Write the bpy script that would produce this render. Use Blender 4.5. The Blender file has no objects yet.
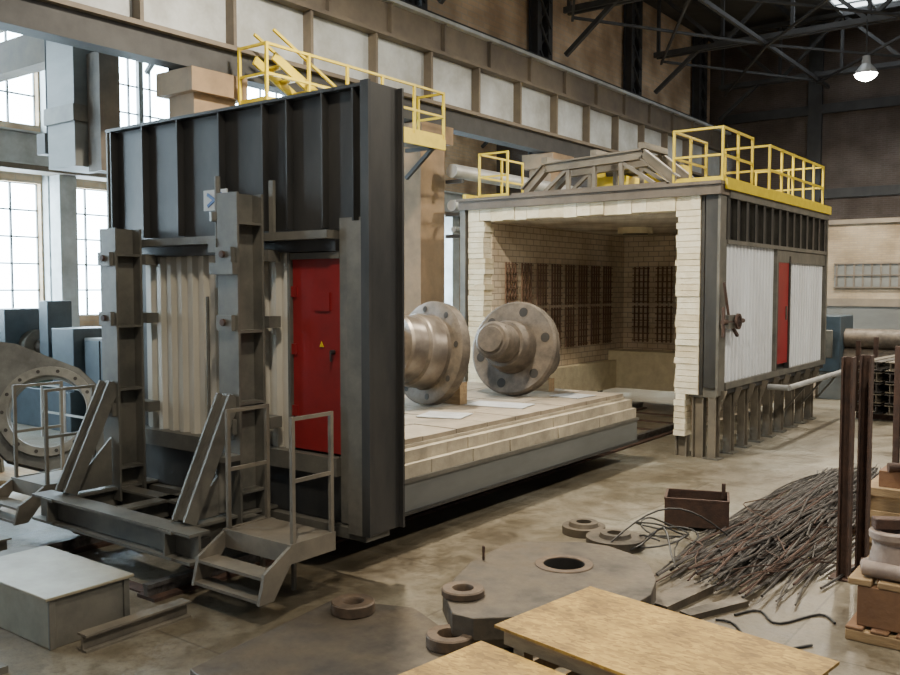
import bpy, bmesh, math, random
from mathutils import Vector, Matrix
random.seed(7)
V=Vector
# ------------------------------------------------------------------ materials
def newmat(name):
    m=bpy.data.materials.new(name); m.use_nodes=True
    nt=m.node_tree; b=nt.nodes['Principled BSDF']; return m,nt,b
def rgb(c): return (c[0],c[1],c[2],1)
def mat(name,c1,c2=None,scale=3,rough=.6,metal=0,bump=.15,detail=6,stretch=(1,1,1),r2=None,lo=.35,hi=.65):
    m,nt,b=newmat(name); c2=c2 or tuple(x*.75 for x in c1)
    tc=nt.nodes.new('ShaderNodeTexCoord'); mp=nt.nodes.new('ShaderNodeMapping'); mp.inputs['Scale'].default_value=stretch
    nz=nt.nodes.new('ShaderNodeTexNoise'); nz.inputs['Scale'].default_value=scale; nz.inputs['Detail'].default_value=detail
    nz.inputs['Roughness'].default_value=.65
    cr=nt.nodes.new('ShaderNodeValToRGB'); cr.color_ramp.elements[0].position=lo; cr.color_ramp.elements[1].position=hi
    cr.color_ramp.elements[0].color=rgb(c1); cr.color_ramp.elements[1].color=rgb(c2)
    L=nt.links.new
    L(tc.outputs['Object'],mp.inputs['Vector']); L(mp.outputs[0],nz.inputs['Vector']); L(nz.outputs['Fac'],cr.inputs[0]); L(cr.outputs[0],b.inputs['Base Color'])
    b.inputs['Roughness'].default_value=rough; b.inputs['Metallic'].default_value=metal
    if r2 is not None:
        mr=nt.nodes.new('ShaderNodeMapRange'); mr.inputs['From Min'].default_value=.35; mr.inputs['From Max'].default_value=.65
        mr.inputs['To Min'].default_value=rough; mr.inputs['To Max'].default_value=r2
        L(nz.outputs['Fac'],mr.inputs['Value']); L(mr.outputs[0],b.inputs['Roughness'])
    if bump:
        n2=nt.nodes.new('ShaderNodeTexNoise'); n2.inputs['Scale'].default_value=scale*6; n2.inputs['Detail'].default_value=4
        bp=nt.nodes.new('ShaderNodeBump'); bp.inputs['Strength'].default_value=bump; bp.inputs['Distance'].default_value=.02
        L(mp.outputs[0],n2.inputs['Vector']); L(n2.outputs['Fac'],bp.inputs['Height']); L(bp.outputs[0],b.inputs['Normal'])
    return m
def brick(name,c1,c2,mortar,axis='x',scale=1,bw=.25,bh=.075,ms=.012,rough=.85,stain=None):
    m,nt,b=newmat(name); L=nt.links.new
    tc=nt.nodes.new('ShaderNodeTexCoord'); sp=nt.nodes.new('ShaderNodeSeparateXYZ'); cb=nt.nodes.new('ShaderNodeCombineXYZ')
    L(tc.outputs['Object'],sp.inputs[0])
    a,c={'x':('Y','Z'),'y':('X','Z'),'z':('X','Y')}[axis]
    L(sp.outputs[a],cb.inputs['X']); L(sp.outputs[c],cb.inputs['Y'])
    br=nt.nodes.new('ShaderNodeTexBrick'); br.inputs['Scale'].default_value=scale
    br.inputs['Color1'].default_value=rgb(c1); br.inputs['Color2'].default_value=rgb(c2); br.inputs['Mortar'].default_value=rgb(mortar)
    br.inputs['Brick Width'].default_value=bw; br.inputs['Row Height'].default_value=bh; br.inputs['Mortar Size'].default_value=ms
    L(cb.outputs[0],br.inputs['Vector'])
    nz=nt.nodes.new('ShaderNodeTexNoise'); nz.inputs['Scale'].default_value=.9; nz.inputs['Detail'].default_value=7
    L(tc.outputs['Object'],nz.inputs['Vector'])
    cr=nt.nodes.new('ShaderNodeValToRGB'); cr.color_ramp.elements[0].position=.35; cr.color_ramp.elements[1].position=.65
    st=stain or (.55,.5,.45); cr.color_ramp.elements[0].color=rgb(st); cr.color_ramp.elements[1].color=(1,1,1,1)
    L(nz.outputs['Fac'],cr.inputs[0])
    mx=nt.nodes.new('ShaderNodeMix'); mx.data_type='RGBA'; mx.blend_type='MULTIPLY'; mx.inputs[0].default_value=1
    L(br.outputs['Color'],mx.inputs[6]); L(cr.outputs[0],mx.inputs[7]); L(mx.outputs[2],b.inputs['Base Color'])
    b.inputs['Roughness'].default_value=rough
    bp=nt.nodes.new('ShaderNodeBump'); bp.inputs['Strength'].default_value=.3; bp.inputs['Distance'].default_value=.01; bp.invert=True
    L(br.outputs['Fac'],bp.inputs['Height']); L(bp.outputs[0],b.inputs['Normal'])
    return m
def emis(name,c,s):
    m,nt,b=newmat(name); b.inputs['Base Color'].default_value=rgb(c); b.inputs['Emission Color'].default_value=rgb(c); b.inputs['Emission Strength'].default_value=s; return m

M={}
M['steel']=mat('painted_steel_grey',(.092,.090,.078),(.160,.150,.124),2.2,.5,.15,.12)
M['dark']=mat('dark_sheet_steel',(.028,.029,.030),(.060,.058,.054),1.3,.45,.3,.1,stretch=(1,1,.4))
M['beige']=mat('dusty_steel',(.19,.165,.125),(.11,.098,.078),2,.6,.1,.15)
M['roofedge']=mat('dusty_roof_steel',(.15,.12,.09),(.09,.075,.06),2,.6,.1,.15)
M['white']=mat('white_corrugated',(.76,.79,.82),(.62,.63,.64),1.2,.4,.0,.05,stretch=(1,1,.3))
M['cream']=mat('ivory_corrugated',(.56,.52,.44),(.42,.39,.31),1.4,.4,.0,.05,stretch=(1,1,.3))
M['red']=mat('red_paint',(.27,.016,.018),(.20,.014,.015),2,.4,0,.05)
M['yellow']=mat('yellow_paint',(.70,.54,.02),(.58,.44,.02),5,.45,0,.05)
M['lining']=mat('ceramic_fibre_lining',(.74,.66,.46),(.60,.51,.34),4,.9,0,.6)
M['lining2']=mat('ceramic_fibre_lining_pale',(.82,.76,.59),(.68,.60,.42),5,.9,0,.6)
M['wallx']=brick('furnace_brick_x',(.74,.64,.50),(.66,.56,.43),(.40,.34,.27),'x',1,.3,.14,.012,.9,stain=(.7,.64,.56))
M['wally']=brick('furnace_brick_y',(.74,.64,.50),(.66,.56,.43),(.40,.34,.27),'y',1,.3,.14,.012,.9,stain=(.7,.64,.56))
M['roofin']=brick('furnace_roof_modules',(.78,.72,.60),(.72,.65,.53),(.42,.37,.30),'z',1,.3,.3,.012,.9)
M['elem']=mat('heating_elements',(.15,.085,.055),(.20,.12,.08),6,.75,.1,.1)
M['deck']=mat('hearth_deck',(.34,.285,.21),(.19,.16,.12),1.6,.8,0,.3)
M['hearthside']=mat('hearth_side_brick',(.48,.42,.31),(.29,.255,.195),2.2,.85,0,.4)
M['skirt']=mat('skirt_steel',(.17,.178,.17),(.125,.13,.125),2,.5,.2,.1,stretch=(.3,.3,1))
M['forged']=mat('machined_forging',(.125,.100,.075),(.060,.049,.039),4.5,.5,.12,.25,r2=.7)
M['bright']=mat('turned_steel',(.22,.19,.16),(.12,.10,.085),3,.38,.6,.08)
M['cast']=mat('grey_cast_steel',(.10,.105,.10),(.05,.05,.048),2.5,.5,.25,.15)
M['castrim']=mat('bored_rim_steel',(.17,.17,.155),(.09,.09,.083),3,.45,.4,.08)
M['black']=mat('painted_hole_shade',(.012,.011,.01),(.02,.018,.016),5,.8,0,0)  # near-black colour painted in for the shade inside holes
M['rust']=mat('rusty_steel',(.10,.056,.04),(.055,.036,.03),7,.75,.3,.3)
M['plate']=mat('scaled_steel_plate',(.135,.11,.080),(.055,.048,.040),2.2,.42,.3,.25,r2=.7)
M['plate2']=mat('rusted_ring',(.15,.105,.07),(.08,.06,.045),8,.6,.4,.2)
M['rod']=mat('reinforcing_bar',(.17,.16,.155),(.06,.055,.05),8,.45,.6,.1)
M['wood']=mat('timber',(.36,.25,.13),(.24,.16,.085),3,.8,0,.3,stretch=(1,6,6))
M['brown']=mat('crate_brown',(.22,.12,.06),(.15,.08,.045),3,.8,0,.3)
M['blue']=mat('machine_blue',(.045,.070,.092),(.03,.048,.064),3,.5,0,.05)
M['green']=mat('machine_green',(.10,.17,.13),(.07,.11,.09),3,.5,0,.05)
M['boxgrey']=mat('cover_grey',(.30,.27,.19),(.21,.185,.13),2.5,.45,.1,.1)
M['pipe']=mat('galvanised_pipe',(.45,.46,.46),(.33,.33,.32),2,.45,.3,.05)
M['girder']=mat('crane_girder',(.56,.60,.61),(.34,.35,.34),.9,.6,0,.15)
M['girder2']=mat('girder_brown',(.20,.165,.12),(.12,.10,.08),1.0,.7,0,.15)
M['colm']=mat('column_plaster',(.28,.19,.11),(.17,.12,.075),1.2,.8,0,.2)
M['truss']=mat('truss_steel',(.055,.055,.055),(.035,.035,.036),2,.7,.1,.1)
M['roof']=mat('roof_deck',(.075,.070,.062),(.045,.042,.038),.8,.9,0,.2)
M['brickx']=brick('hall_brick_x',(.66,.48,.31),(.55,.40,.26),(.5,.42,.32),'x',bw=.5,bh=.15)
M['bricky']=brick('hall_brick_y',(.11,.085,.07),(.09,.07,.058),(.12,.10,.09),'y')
M['annex']=brick('annex_brick',(.36,.29,.19),(.30,.24,.165),(.28,.24,.18),'y')
M['frame']=mat('window_frame',(.16,.17,.17),(.11,.12,.12),3,.6,0,.05)
M['pane']=emis('daylight_pane',(.68,.87,1.0),28.0)
M['pane2']=emis('skylight_pane',(.85,.93,1.0),4.0)
M['pane3']=emis('dirty_skylight_pane',(.9,.85,.75),.6)
M['lamp']=emis('lamp_diffuser',(1,.97,.90),120)
M['cable']=mat('black_rubber',(.02,.02,.02),(.03,.03,.03),5,.5,0,0)
M['paper']=mat('pale_packing',(.46,.47,.48),(.33,.34,.35),4,.7,0,.1)
M['casting']=mat('dusty_castings',(.32,.26,.22),(.21,.165,.145),4,.6,.1,.2)
M['signw']=mat('sign_white',(.6,.62,.62),(.5,.52,.52),4,.5,0,0)
M['signb']=mat('sign_blue',(.04,.12,.35),(.04,.10,.3),4,.5,0,0)
def floor_mat():
    m,nt,b=newmat('concrete_floor'); L=nt.links.new
    tc=nt.nodes.new('ShaderNodeTexCoord')
    n1=nt.nodes.new('ShaderNodeTexNoise'); n1.inputs['Scale'].default_value=.30; n1.inputs['Detail'].default_value=9; n1.inputs['Roughness'].default_value=.6; n1.inputs['Distortion'].default_value=.6
    n2=nt.nodes.new('ShaderNodeTexNoise'); n2.inputs['Scale'].default_value=1.9; n2.inputs['Detail'].default_value=12; n2.inputs['Roughness'].default_value=.78; n2.inputs['Distortion'].default_value=.3
    n3=nt.nodes.new('ShaderNodeTexNoise'); n3.inputs['Scale'].default_value=14; n3.inputs['Detail'].default_value=8; n3.inputs['Roughness'].default_value=.8
    for n in (n1,n2,n3): L(tc.outputs['Object'],n.inputs['Vector'])
    c=nt.nodes.new('ShaderNodeValToRGB'); e=c.color_ramp.elements; e[0].position=.36; e[0].color=(.125,.104,.072,1); e[1].position=.62; e[1].color=(.29,.28,.235,1)
    x=e.new(.48); x.color=(.20,.177,.132,1)
    L(n1.outputs['Fac'],c.inputs[0])
    c2=nt.nodes.new('ShaderNodeValToRGB'); c2.color_ramp.elements[0].position=.38; c2.color_ramp.elements[1].position=.56; c2.color_ramp.elements[0].color=(.54,.51,.46,1); c2.color_ramp.elements[1].color=(1,1,1,1)
    L(n2.outputs['Fac'],c2.inputs[0])
    c3=nt.nodes.new('ShaderNodeValToRGB'); c3.color_ramp.elements[0].position=.38; c3.color_ramp.elements[1].position=.52; c3.color_ramp.elements[0].color=(.55,.53,.49,1); c3.color_ramp.elements[1].color=(1,1,1,1)
    L(n3.outputs['Fac'],c3.inputs[0])
    def mul(a,b_,f=1):
        q=nt.nodes.new('ShaderNodeMix'); q.data_type='RGBA'; q.blend_type='MULTIPLY'; q.inputs[0].default_value=f; L(a,q.inputs[6]); L(b_,q.inputs[7]); return q.outputs[2]
    br=nt.nodes.new('ShaderNodeTexBrick'); br.inputs['Scale'].default_value=1; br.inputs['Brick Width'].default_value=6.0; br.inputs['Row Height'].default_value=3.1; br.inputs['Mortar Size'].default_value=.012
    br.inputs['Color1'].default_value=(1,1,1,1); br.inputs['Color2'].default_value=(.80,.78,.74,1); br.inputs['Mortar'].default_value=(.5,.48,.45,1)
    L(tc.outputs['Object'],br.inputs['Vector'])
    o=mul(mul(mul(c.outputs[0],c2.outputs[0],.95),c3.outputs[0],.8),br.outputs['Color'])
    L(o,b.inputs['Base Color'])
    mr=nt.nodes.new('ShaderNodeMapRange'); mr.inputs['From Min'].default_value=.35; mr.inputs['From Max'].default_value=.65; mr.inputs['To Min'].default_value=.30; mr.inputs['To Max'].default_value=.58
    L(n2.outputs['Fac'],mr.inputs['Value']); L(mr.outputs[0],b.inputs['Roughness'])
    bp=nt.nodes.new('ShaderNodeBump'); bp.inputs['Strength'].default_value=.2; bp.inputs['Distance'].default_value=.02
    L(n3.outputs['Fac'],bp.inputs['Height']); L(bp.outputs[0],b.inputs['Normal'])
    return m
M['floor']=floor_mat()
def osb_mat():
    m,nt,b=newmat('osb_board'); L=nt.links.new
    tc=nt.nodes.new('ShaderNodeTexCoord'); mp=nt.nodes.new('ShaderNodeMapping'); mp.inputs['Scale'].default_value=(1,2.2,1); mp.inputs['Rotation'].default_value=(0,0,.5)
    vo=nt.nodes.new('ShaderNodeTexVoronoi'); vo.inputs['Scale'].default_value=20
    L(tc.outputs['Object'],mp.inputs['Vector']); L(mp.outputs[0],vo.inputs['Vector'])
    sp=nt.nodes.new('ShaderNodeSeparateColor'); L(vo.outputs['Color'],sp.inputs[0])
    cr=nt.nodes.new('ShaderNodeValToRGB'); e=cr.color_ramp.elements; e[0].position=0; e[0].color=(.25,.14,.02,1); e[1].position=1; e[1].color=(.50,.32,.06,1)
    L(sp.outputs[0],cr.inputs[0]); 
    nz=nt.nodes.new('ShaderNodeTexNoise'); nz.inputs['Scale'].default_value=2.5; nz.inputs['Detail'].default_value=6; L(tc.outputs['Object'],nz.inputs['Vector'])
    c2=nt.nodes.new('ShaderNodeValToRGB'); c2.color_ramp.elements[0].color=(.55,.51,.42,1); c2.color_ramp.elements[0].position=.36; c2.color_ramp.elements[1].position=.58
    L(nz.outputs['Fac'],c2.inputs[0])
    mx=nt.nodes.new('ShaderNodeMix'); mx.data_type='RGBA'; mx.blend_type='MULTIPLY'; mx.inputs[0].default_value=1
    L(cr.outputs[0],mx.inputs[6]); L(c2.outputs[0],mx.inputs[7]); L(mx.outputs[2],b.inputs['Base Color'])
    b.inputs['Roughness'].default_value=.6
    bp=nt.nodes.new('ShaderNodeBump'); bp.inputs['Strength'].default_value=.2; bp.inputs['Distance'].default_value=.004; L(sp.outputs[1],bp.inputs['Height']); L(bp.outputs[0],b.inputs['Normal'])
    return m
M['osb']=osb_mat()

# ------------------------------------------------------------------ mesh builder
class MB:
    def __init__(s,name): s.name=name; s.bm=bmesh.new(); s.mats=[]
    def mi(s,k):
        if k not in s.mats: s.mats.append(k)
        return s.mats.index(k)
    def face(s,vs,k):
        try:
            f=s.bm.faces.new(vs); f.material_index=s.mi(k); f.smooth=True; return f
        except ValueError: return None
    def hexa(s,c,k):
        v=[s.bm.verts.new(p) for p in c]
        for q in ((0,3,2,1),(4,5,6,7),(0,1,5,4),(1,2,6,5),(2,3,7,6),(3,0,4,7)): s.face([v[i] for i in q],k)
    def box(s,x0,x1,y0,y1,z0,z1,k):
        s.hexa([(x0,y0,z0),(x1,y0,z0),(x1,y1,z0),(x0,y1,z0),(x0,y0,z1),(x1,y0,z1),(x1,y1,z1),(x0,y1,z1)],k)
    def obox(s,c,size,ang,k,tilt=None):
        R=Matrix.Rotation(ang,3,'Z')
        if tilt is not None: R=R@Matrix.Rotation(tilt,3,'Y')
        c=V(c); a,b,d=[q/2 for q in size]
        s.hexa([c+R@V(p) for p in ((-a,-b,-d),(a,-b,-d),(a,b,-d),(-a,b,-d),(-a,-b,d),(a,-b,d),(a,b,d),(-a,b,d))],k)
    def frame(s,p0,p1,up=(0,0,1)):
        p0=V(p0);p1=V(p1); t=(p1-p0).normalized(); up=V(up)
        if abs(t.dot(up))>.99: up=V((0,1,0))
        sd=t.cross(up).normalized(); u=sd.cross(t).normalized(); return p0,p1,t,sd,u
    def beam(s,p0,p1,w,h,k,up=(0,0,1)):
        p0,p1,t,sd,u=s.frame(p0,p1,up); a=sd*w/2; b=u*h/2
        s.hexa([p0-a-b,p0+a-b,p0+a+b,p0-a+b,p1-a-b,p1+a-b,p1+a+b,p1-a+b],k)
    def hbeam(s,p0,p1,w,h,k,up=(0,0,1),t=.025):
        P0,P1,T,sd,u=s.frame(p0,p1,up)
        for q in (1,-1):
            o=u*(h/2-t/2)*q; s.beam(P0+o,P1+o,w,t,k,u)
        s.beam(P0,P1,t,h-2*t,k,u)
    def cyl(s,p0,p1,r,k,n=16,r1=None,cap=True):
        p0,p1,t,sd,u=s.frame(p0,p1); r1=r if r1 is None else r1
        A=[];B=[]
        for i in range(n):
            a=2*math.pi*i/n; d=sd*math.cos(a)+u*math.sin(a); A.append(s.bm.verts.new(p0+d*r)); B.append(s.bm.verts.new(p1+d*r1))
        for i in range(n):
            j=(i+1)%n; s.face([A[i],A[j],B[j],B[i]],k)
        if cap: s.face(A[::-1],k); s.face(B,k)
    def lathe(s,o,ax,prof,k,n=48):
        o=V(o); ax=V(ax).normalized(); _,_,t,sd,u=s.frame(o,o+ax); rings=[]
        for item in prof:
            d,r=item[0],item[1]
            rings.append([s.bm.verts.new(o+ax*d+(sd*math.cos(2*math.pi*i/n)+u*math.sin(2*math.pi*i/n))*max(r,.0005)) for i in range(n)])
        for q in range(len(rings)-1):
            kk=prof[q+1][2] if len(prof[q+1])>2 else k
            for i in range(n):
                j=(i+1)%n; s.face([rings[q][i],rings[q][j],rings[q+1][j],rings[q+1][i]],kk)
        return sd,u
    def path(s,pts,r,k,n=8):
        pts=[V(p) for p in pts]; rings=[]
        for i,p in enumerate(pts):
            t=(pts[min(i+1,len(pts)-1)]-pts[max(i-1,0)]).normalized(); up=V((0,0,1)) if abs(t.z)<.9 else V((0,1,0))
            sd=t.cross(up).normalized(); u=sd.cross(t)
            rings.append([s.bm.verts.new(p+(sd*math.cos(2*math.pi*a/n)+u*math.sin(2*math.pi*a/n))*r) for a in range(n)])
        for q in range(len(rings)-1):
            for i in range(n):
                j=(i+1)%n; s.face([rings[q][i],rings[q][j],rings[q+1][j],rings[q+1][i]],k)
        s.face(rings[0][::-1],k); s.face(rings[-1],k)
    def extr(s,pts,off,k):
        off=V(off); A=[s.bm.verts.new(p) for p in pts]; B=[s.bm.verts.new(V(p)+off) for p in pts]; n=len(pts)
        s.face(A[::-1],k); s.face(B,k)
        for i in range(n):
            j=(i+1)%n; s.face([A[i],A[j],B[j],B[i]],k)
    def platehole(s,poly,hc,hr,fr,th,k,N=48,kh=None):
        angs=sorted(set([round(math.atan2(p[1]-hc[1],p[0]-hc[0])%(2*math.pi),5) for p in poly]+[round(2*math.pi*i/N,5) for i in range(N)]))
        def hit(a):
            d=(math.cos(a),math.sin(a)); best=None
            for i in range(len(poly)):
                p=poly[i];q=poly[(i+1)%len(poly)]; ex,ey=q[0]-p[0],q[1]-p[1]; den=d[0]*ey-d[1]*ex
                if abs(den)<1e-9: continue
                t=((p[0]-hc[0])*ey-(p[1]-hc[1])*ex)/den; w=((p[0]-hc[0])*d[1]-(p[1]-hc[1])*d[0])/den
                if t>0 and -1e-4<=w<=1.0001 and (best is None or t<best): best=t
            return (hc[0]+d[0]*best,hc[1]+d[1]*best)
        O=[hit(a) for a in angs]; I=[(hc[0]+hr*math.cos(a),hc[1]+hr*math.sin(a)) for a in angs]
        mk=lambda L,h:[s.bm.verts.new(fr(p[0],p[1],h)) for p in L]
        Ot,It,Ob,Ib=mk(O,th),mk(I,th),mk(O,0),mk(I,0); n=len(angs)
        for i in range(n):
            j=(i+1)%n
            s.face([Ot[i],Ot[j],It[j],It[i]],k); s.face([Ob[j],Ob[i],Ib[i],Ib[j]],k)
            s.face([Ob[i],Ob[j],Ot[j],Ot[i]],k); s.face([It[i],It[j],Ib[j],Ib[i]],kh or k)
    def corr(s,p0,dr,w,z0,z1,nrm,k,pitch=.2,dep=.04):
        p0=V(p0); dr=V(dr); nrm=V(nrm); pts=[]; x=0; prof=[(0,0),(.35,0),(.5,1),(.85,1),(1,0)]
        while x<w-1e-6:
            for a,b in prof[:-1]:
                if x+a*pitch<w: pts.append(p0+dr*(x+a*pitch)+nrm*dep*b)
            x+=pitch
        pts.append(p0+dr*w)
        A=[s.bm.verts.new((p.x,p.y,z0)) for p in pts]; B=[s.bm.verts.new((p.x,p.y,z1)) for p in pts]
        for i in range(len(pts)-1): s.face([A[i],A[i+1],B[i+1],B[i]],k)
    def done(s,bev=0,recalc=True):
        bm=s.bm
        if recalc: bmesh.ops.recalc_face_normals(bm,faces=bm.faces)
        xs=[v.co for v in bm.verts]
        mn=V((min(c.x for c in xs),min(c.y for c in xs),min(c.z for c in xs))); mx=V((max(c.x for c in xs),max(c.y for c in xs),max(c.z for c in xs)))
        o=V(((mn.x+mx.x)/2,(mn.y+mx.y)/2,mn.z))
        for v in bm.verts: v.co-=o
        me=bpy.data.meshes.new(s.name); bm.to_mesh(me); bm.free()
        for k in s.mats: me.materials.append(M[k])
        me.set_sharp_from_angle(angle=math.radians(32))
        ob=bpy.data.objects.new(s.name,me); ob.location=o; bpy.context.scene.collection.objects.link(ob)
        if bev:
            b=ob.modifiers.new('bevel','BEVEL'); b.width=bev; b.segments=2; b.limit_method='ANGLE'; b.angle_limit=math.radians(50)
        return ob
def railing(b,pts,h=1.05,k='yellow',w=.045,posts=None,kick=True):
    for i in range(len(pts)-1):
        p=V(pts[i]);q=V(pts[i+1]); L=(q-p).length; n=max(1,round(L/(posts or 1.0))); t=(q-p).normalized()
        e0=p+t*(w/2+.001); e1=q-t*(w/2+.001)
        for hh in (h,h*.52): b.beam(e0+V((0,0,hh-w/2-.001)),e1+V((0,0,hh-w/2-.001)),w*.9,w*.9,k)
        if kick: b.beam(e0+V((0,0,.07)),e1+V((0,0,.07)),.02,.12,k)
        for j in range(n+1):
            if j==0 and i>0: continue
            c=p.lerp(q,j/n); b.beam(c,c+V((0,0,h)),w,w,k)
RD=lambda r,d,z=0:(-.6*d+.8*r,.8*d+.6*r,z)   # hall plan: metres right / ahead of the standpoint

# ------------------------------------------------------------------ hall shell
b=MB('floor'); b.box(-24.6,14,-8,36.4,-.3,0,'floor'); b.done()
b=MB('ceiling'); b.box(-24.6,14,-8,36.4,13.2,13.5,'roof')
for i in range(20):
    x=-24+i*2; 
    if x<13.9: b.box(x,x+.12,-8,36.4,13.0,13.2,'truss')
b.done()
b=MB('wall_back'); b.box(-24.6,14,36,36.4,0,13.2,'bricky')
for x in (-9.5,-4.5,.5,5.5): b.box(x-.25,x+.25,35.8,36,0,13.2,'truss')
for z in (6.6,9.8): b.box(-13,13,35.82,35.99,z,z+.35,'truss')
b.done()
b=MB('wall_left')
wy=[(7.9-6*2+6*i,13.2-6*2+6*i) for i in range(6)]
b.box(-24.6,-24.2,-8,36,0,2.4,'brickx'); b.box(-24.6,-24.2,-8,36,6.1,7.7,'brickx'); b.box(-24.6,-24.2,-8,36,10.2,13.2,'brickx')
prev=-8
for a,c in wy+[(36,36)]:
    for z0,z1 in ((2.4,6.1),(7.7,10.2)): b.box(-24.6,-24.2,prev,a,z0,z1,'brickx')
    if a-prev<1.5: b.box(-24.2,-23.9,prev+.05,a-.05,0,13.2,'girder')
    prev=c
b.done()
for n,(a,c) in enumerate(wy):
    b=MB('window_%d'%(n+1))
    for z0,z1 in ((2.4,6.1),(7.7,10.2)):
        b.box(-24.55,-24.5,a,c,z0,z1,'pane')
        k=7
        for i in range(k+1):
            y=a+(c-a)*i/k; b.box(-24.45,-24.38,y-.024,y+.024,z0,z1,'frame')
        m=5 if z1<7 else 3
        for i in range(m+1):
            z=z0+(z1-z0)*i/m; b.box(-24.44,-24.37,a,c,z-.022,z+.022,'frame')
        b.box(-24.46,-24.3,(a+c)/2-.08,(a+c)/2+.08,z0,z1,'frame')
    b.done()
b=MB('crane_runway_beam'); b.hbeam((-23.4,-7,6.9),(-23.4,35.8,6.9),.5,.9,'girder',t=.05); b.box(-23.8,-23.0,-7,35.8,6.3,6.44,'girder2')
for y in (1.5,7.5,13.5,19.5,25.5,31.5): b.box(-23.8,-23.3,y-.25,y+.25,0,6.3,'girder')
b.done()
cols=[-1.8,4.2,10.2,16.4,22.2,28.2,34.2]
for y in cols:
    b=MB('hall_column')
    b.box(-13.5,-12.8,y-.45,y+.45,.5,6.55,'colm'); b.box(-13.65,-12.65,y-.6,y+.6,6.55,6.95,'colm'); b.box(-13.6,-12.7,y-.55,y+.55,0,.5,'colm')
    b.done()
b=MB('crane_girder')
for y in cols:
    for dy in (-.3,.3): b.hbeam((-13.42,y+dy,6.97),(-13.42,y+dy,13.0),.22,.3,'truss',up=(1,0,0))
    for i in range(8):
        z=7+i*.72; b.beam((-13.35,y-.3,z),(-13.35,y+.3,z+.72),.06,.06,'truss'); b.beam((-13.25,y-.3,z+.72),(-13.25,y+.3,z),.06,.06,'truss')
b.box(-13.02,-12.98,-7,35.8,7.5,8.6,'girder'); b.box(-13.2,-12.72,-7,35.8,7.42,7.5,'girder2'); b.box(-13.2,-12.72,-7,35.8,8.6,8.68,'girder2')
y=-6.5
while y<35.7:
    b.box(-12.98,-12.76,y,y+.07,7.5,8.6,'girder2'); y+=1.9
b.box(-13.15,-12.85,-7,35.8,8.68,9.35,'girder2'); b.box(-13.25,-12.7,-7,35.8,9.35,9.43,'girder'); b.box(-12.99,-12.92,-7,35.8,9.43,9.58,'truss')
y=-6
while y<35.7:
    b.box(-12.85,-12.75,y,y+.06,8.69,9.34,'girder2'); y+=1.9
b.box(-13.25,-12.85,-7,35.8,6.98,7.42,'truss')
b.done()
b=MB('wall_infill'); b.box(-13.9,-13.65,16.5,35.9,9.0,13.2,'brickx'); b.done()
def truss(x0,x1,y,name='roof_truss'):
    b=MB(name); zb,zt=10.9,12.9; n=max(4,round((x1-x0)/2.2)); 
    for q in (-.12,.12):
        b.beam((x0,y+q,zb),(x1,y+q,zb),.1,.16,'truss'); b.beam((x0,y+q,zt),(x1,y+q,zt),.1,.16,'truss')
    for i in range(n+1):
        x=x0+.1+(x1-x0-.2)*i/n; b.beam((x,y,zb),(x,y,zt),.1,.1,'truss',(0,1,0))
        if i<n:
            x2=x0+.1+(x1-x0-.2)*(i+1)/n
            b.beam((x,y,zb if i%2 else zt),(x2,y,zt if i%2 else zb),.11,.11,'truss',(0,1,0))
    b.beam((x0,y,9.7),(x0+1.5,y,zb),.12,.12,'truss',(0,1,0))
    b.done()
for y in cols[1:]:
    truss(-12.6,13.5,y); truss(-23.8,-14.0,y)
b=MB('roof_bracing')
for x in (-9,-4.5,0,4.5,-18):
    b.beam((x,-6,10.75),(x,35.7,10.75),.09,.12,'truss')
for x0,x1 in ((-9,-4.5),(-4.5,0),(0,4.5),(-12.4,-9)):
    for i in range(1,6):
        b.beam((x0,cols[i],10.7),(x1,cols[i+1],10.7),.07,.07,'truss'); b.beam((x1,cols[i],10.62),(x0,cols[i+1],10.62),.07,.07,'truss')
b.done()
for n,(x0,x1,y0,y1,pk) in enumerate(((-8.2,-6.0,24,34,'pane2'),(2.0,4.2,6,30,'pane2'),(-20,-17.5,4,34,'pane3'))):
    b=MB('window_%d'%(7+n)); b.box(x0,x1,y0,y1,12.97,12.99,pk)
    y=y0
    while y<=y1: b.box(x0,x1,y-.04,y+.04,12.9,12.95,'frame'); y+=.75
    for x in (x0,(x0+x1)/2,x1): b.box(x-.05,x+.05,y0,y1,12.86,12.94,'frame')
    b.done()
b=MB('service_pipes')
for x,z,r in ((-12.4,5.1,.13),(-12.35,4.55,.07),(-12.4,5.9,.16)):
    b.cyl((x,16.6,z),(x,35.7,z),r,'pipe',14)
for y in cols[3:]: 
    for z in (4.40,5.66,4.90): b.beam((-12.62,y+.3,z),(-12.15,y+.3,z),.1,.08,'truss')
b.done()
b=MB('maintenance_gallery')
b.box(-12.6,-11.8,10.5,15.5,6.28,6.36,'beige'); b.beam((-11.77,10.5,6.28),(-11.77,15.5,6.28),.06,.22,'yellow')
railing(b,[(-12.5,10.5,6.36),(-11.8,10.5,6.36),(-11.8,15.5,6.36),(-12.5,15.5,6.36)],1.05,'yellow',.05,1.0)
for y in (11.2,12.3,14.0,15.2): b.beam((-12.6,y,5.6),(-11.85,y,6.2),.08,.08,'truss'); b.beam((-12.6,y,6.2),(-11.8,y,6.2),.08,.08,'truss')
for x in (-12.45,-11.95):
    b.beam((x,12.5,6.4),(x,10.8,7.25),.05,.16,'yellow'); b.beam((x,12.5,6.9),(x,10.8,7.7),.045,.045,'yellow')
for i in range(5): b.box(-12.42,-11.98,12.35-i*.33,12.55-i*.33,6.45+i*.17,6.48+i*.17,'yellow')
b.done()
b=MB('overhead_crane')
for y in (8.4,10.4): b.box(-23.2,-14.0,y-.2,y+.2,8.0,8.7,'girder2')
b.box(-23.6,-23.1,7.8,11.0,7.38,8.0,'truss')
b.box(-18.6,-17.2,8.4,10.4,8.7,9.5,'skirt')
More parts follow.
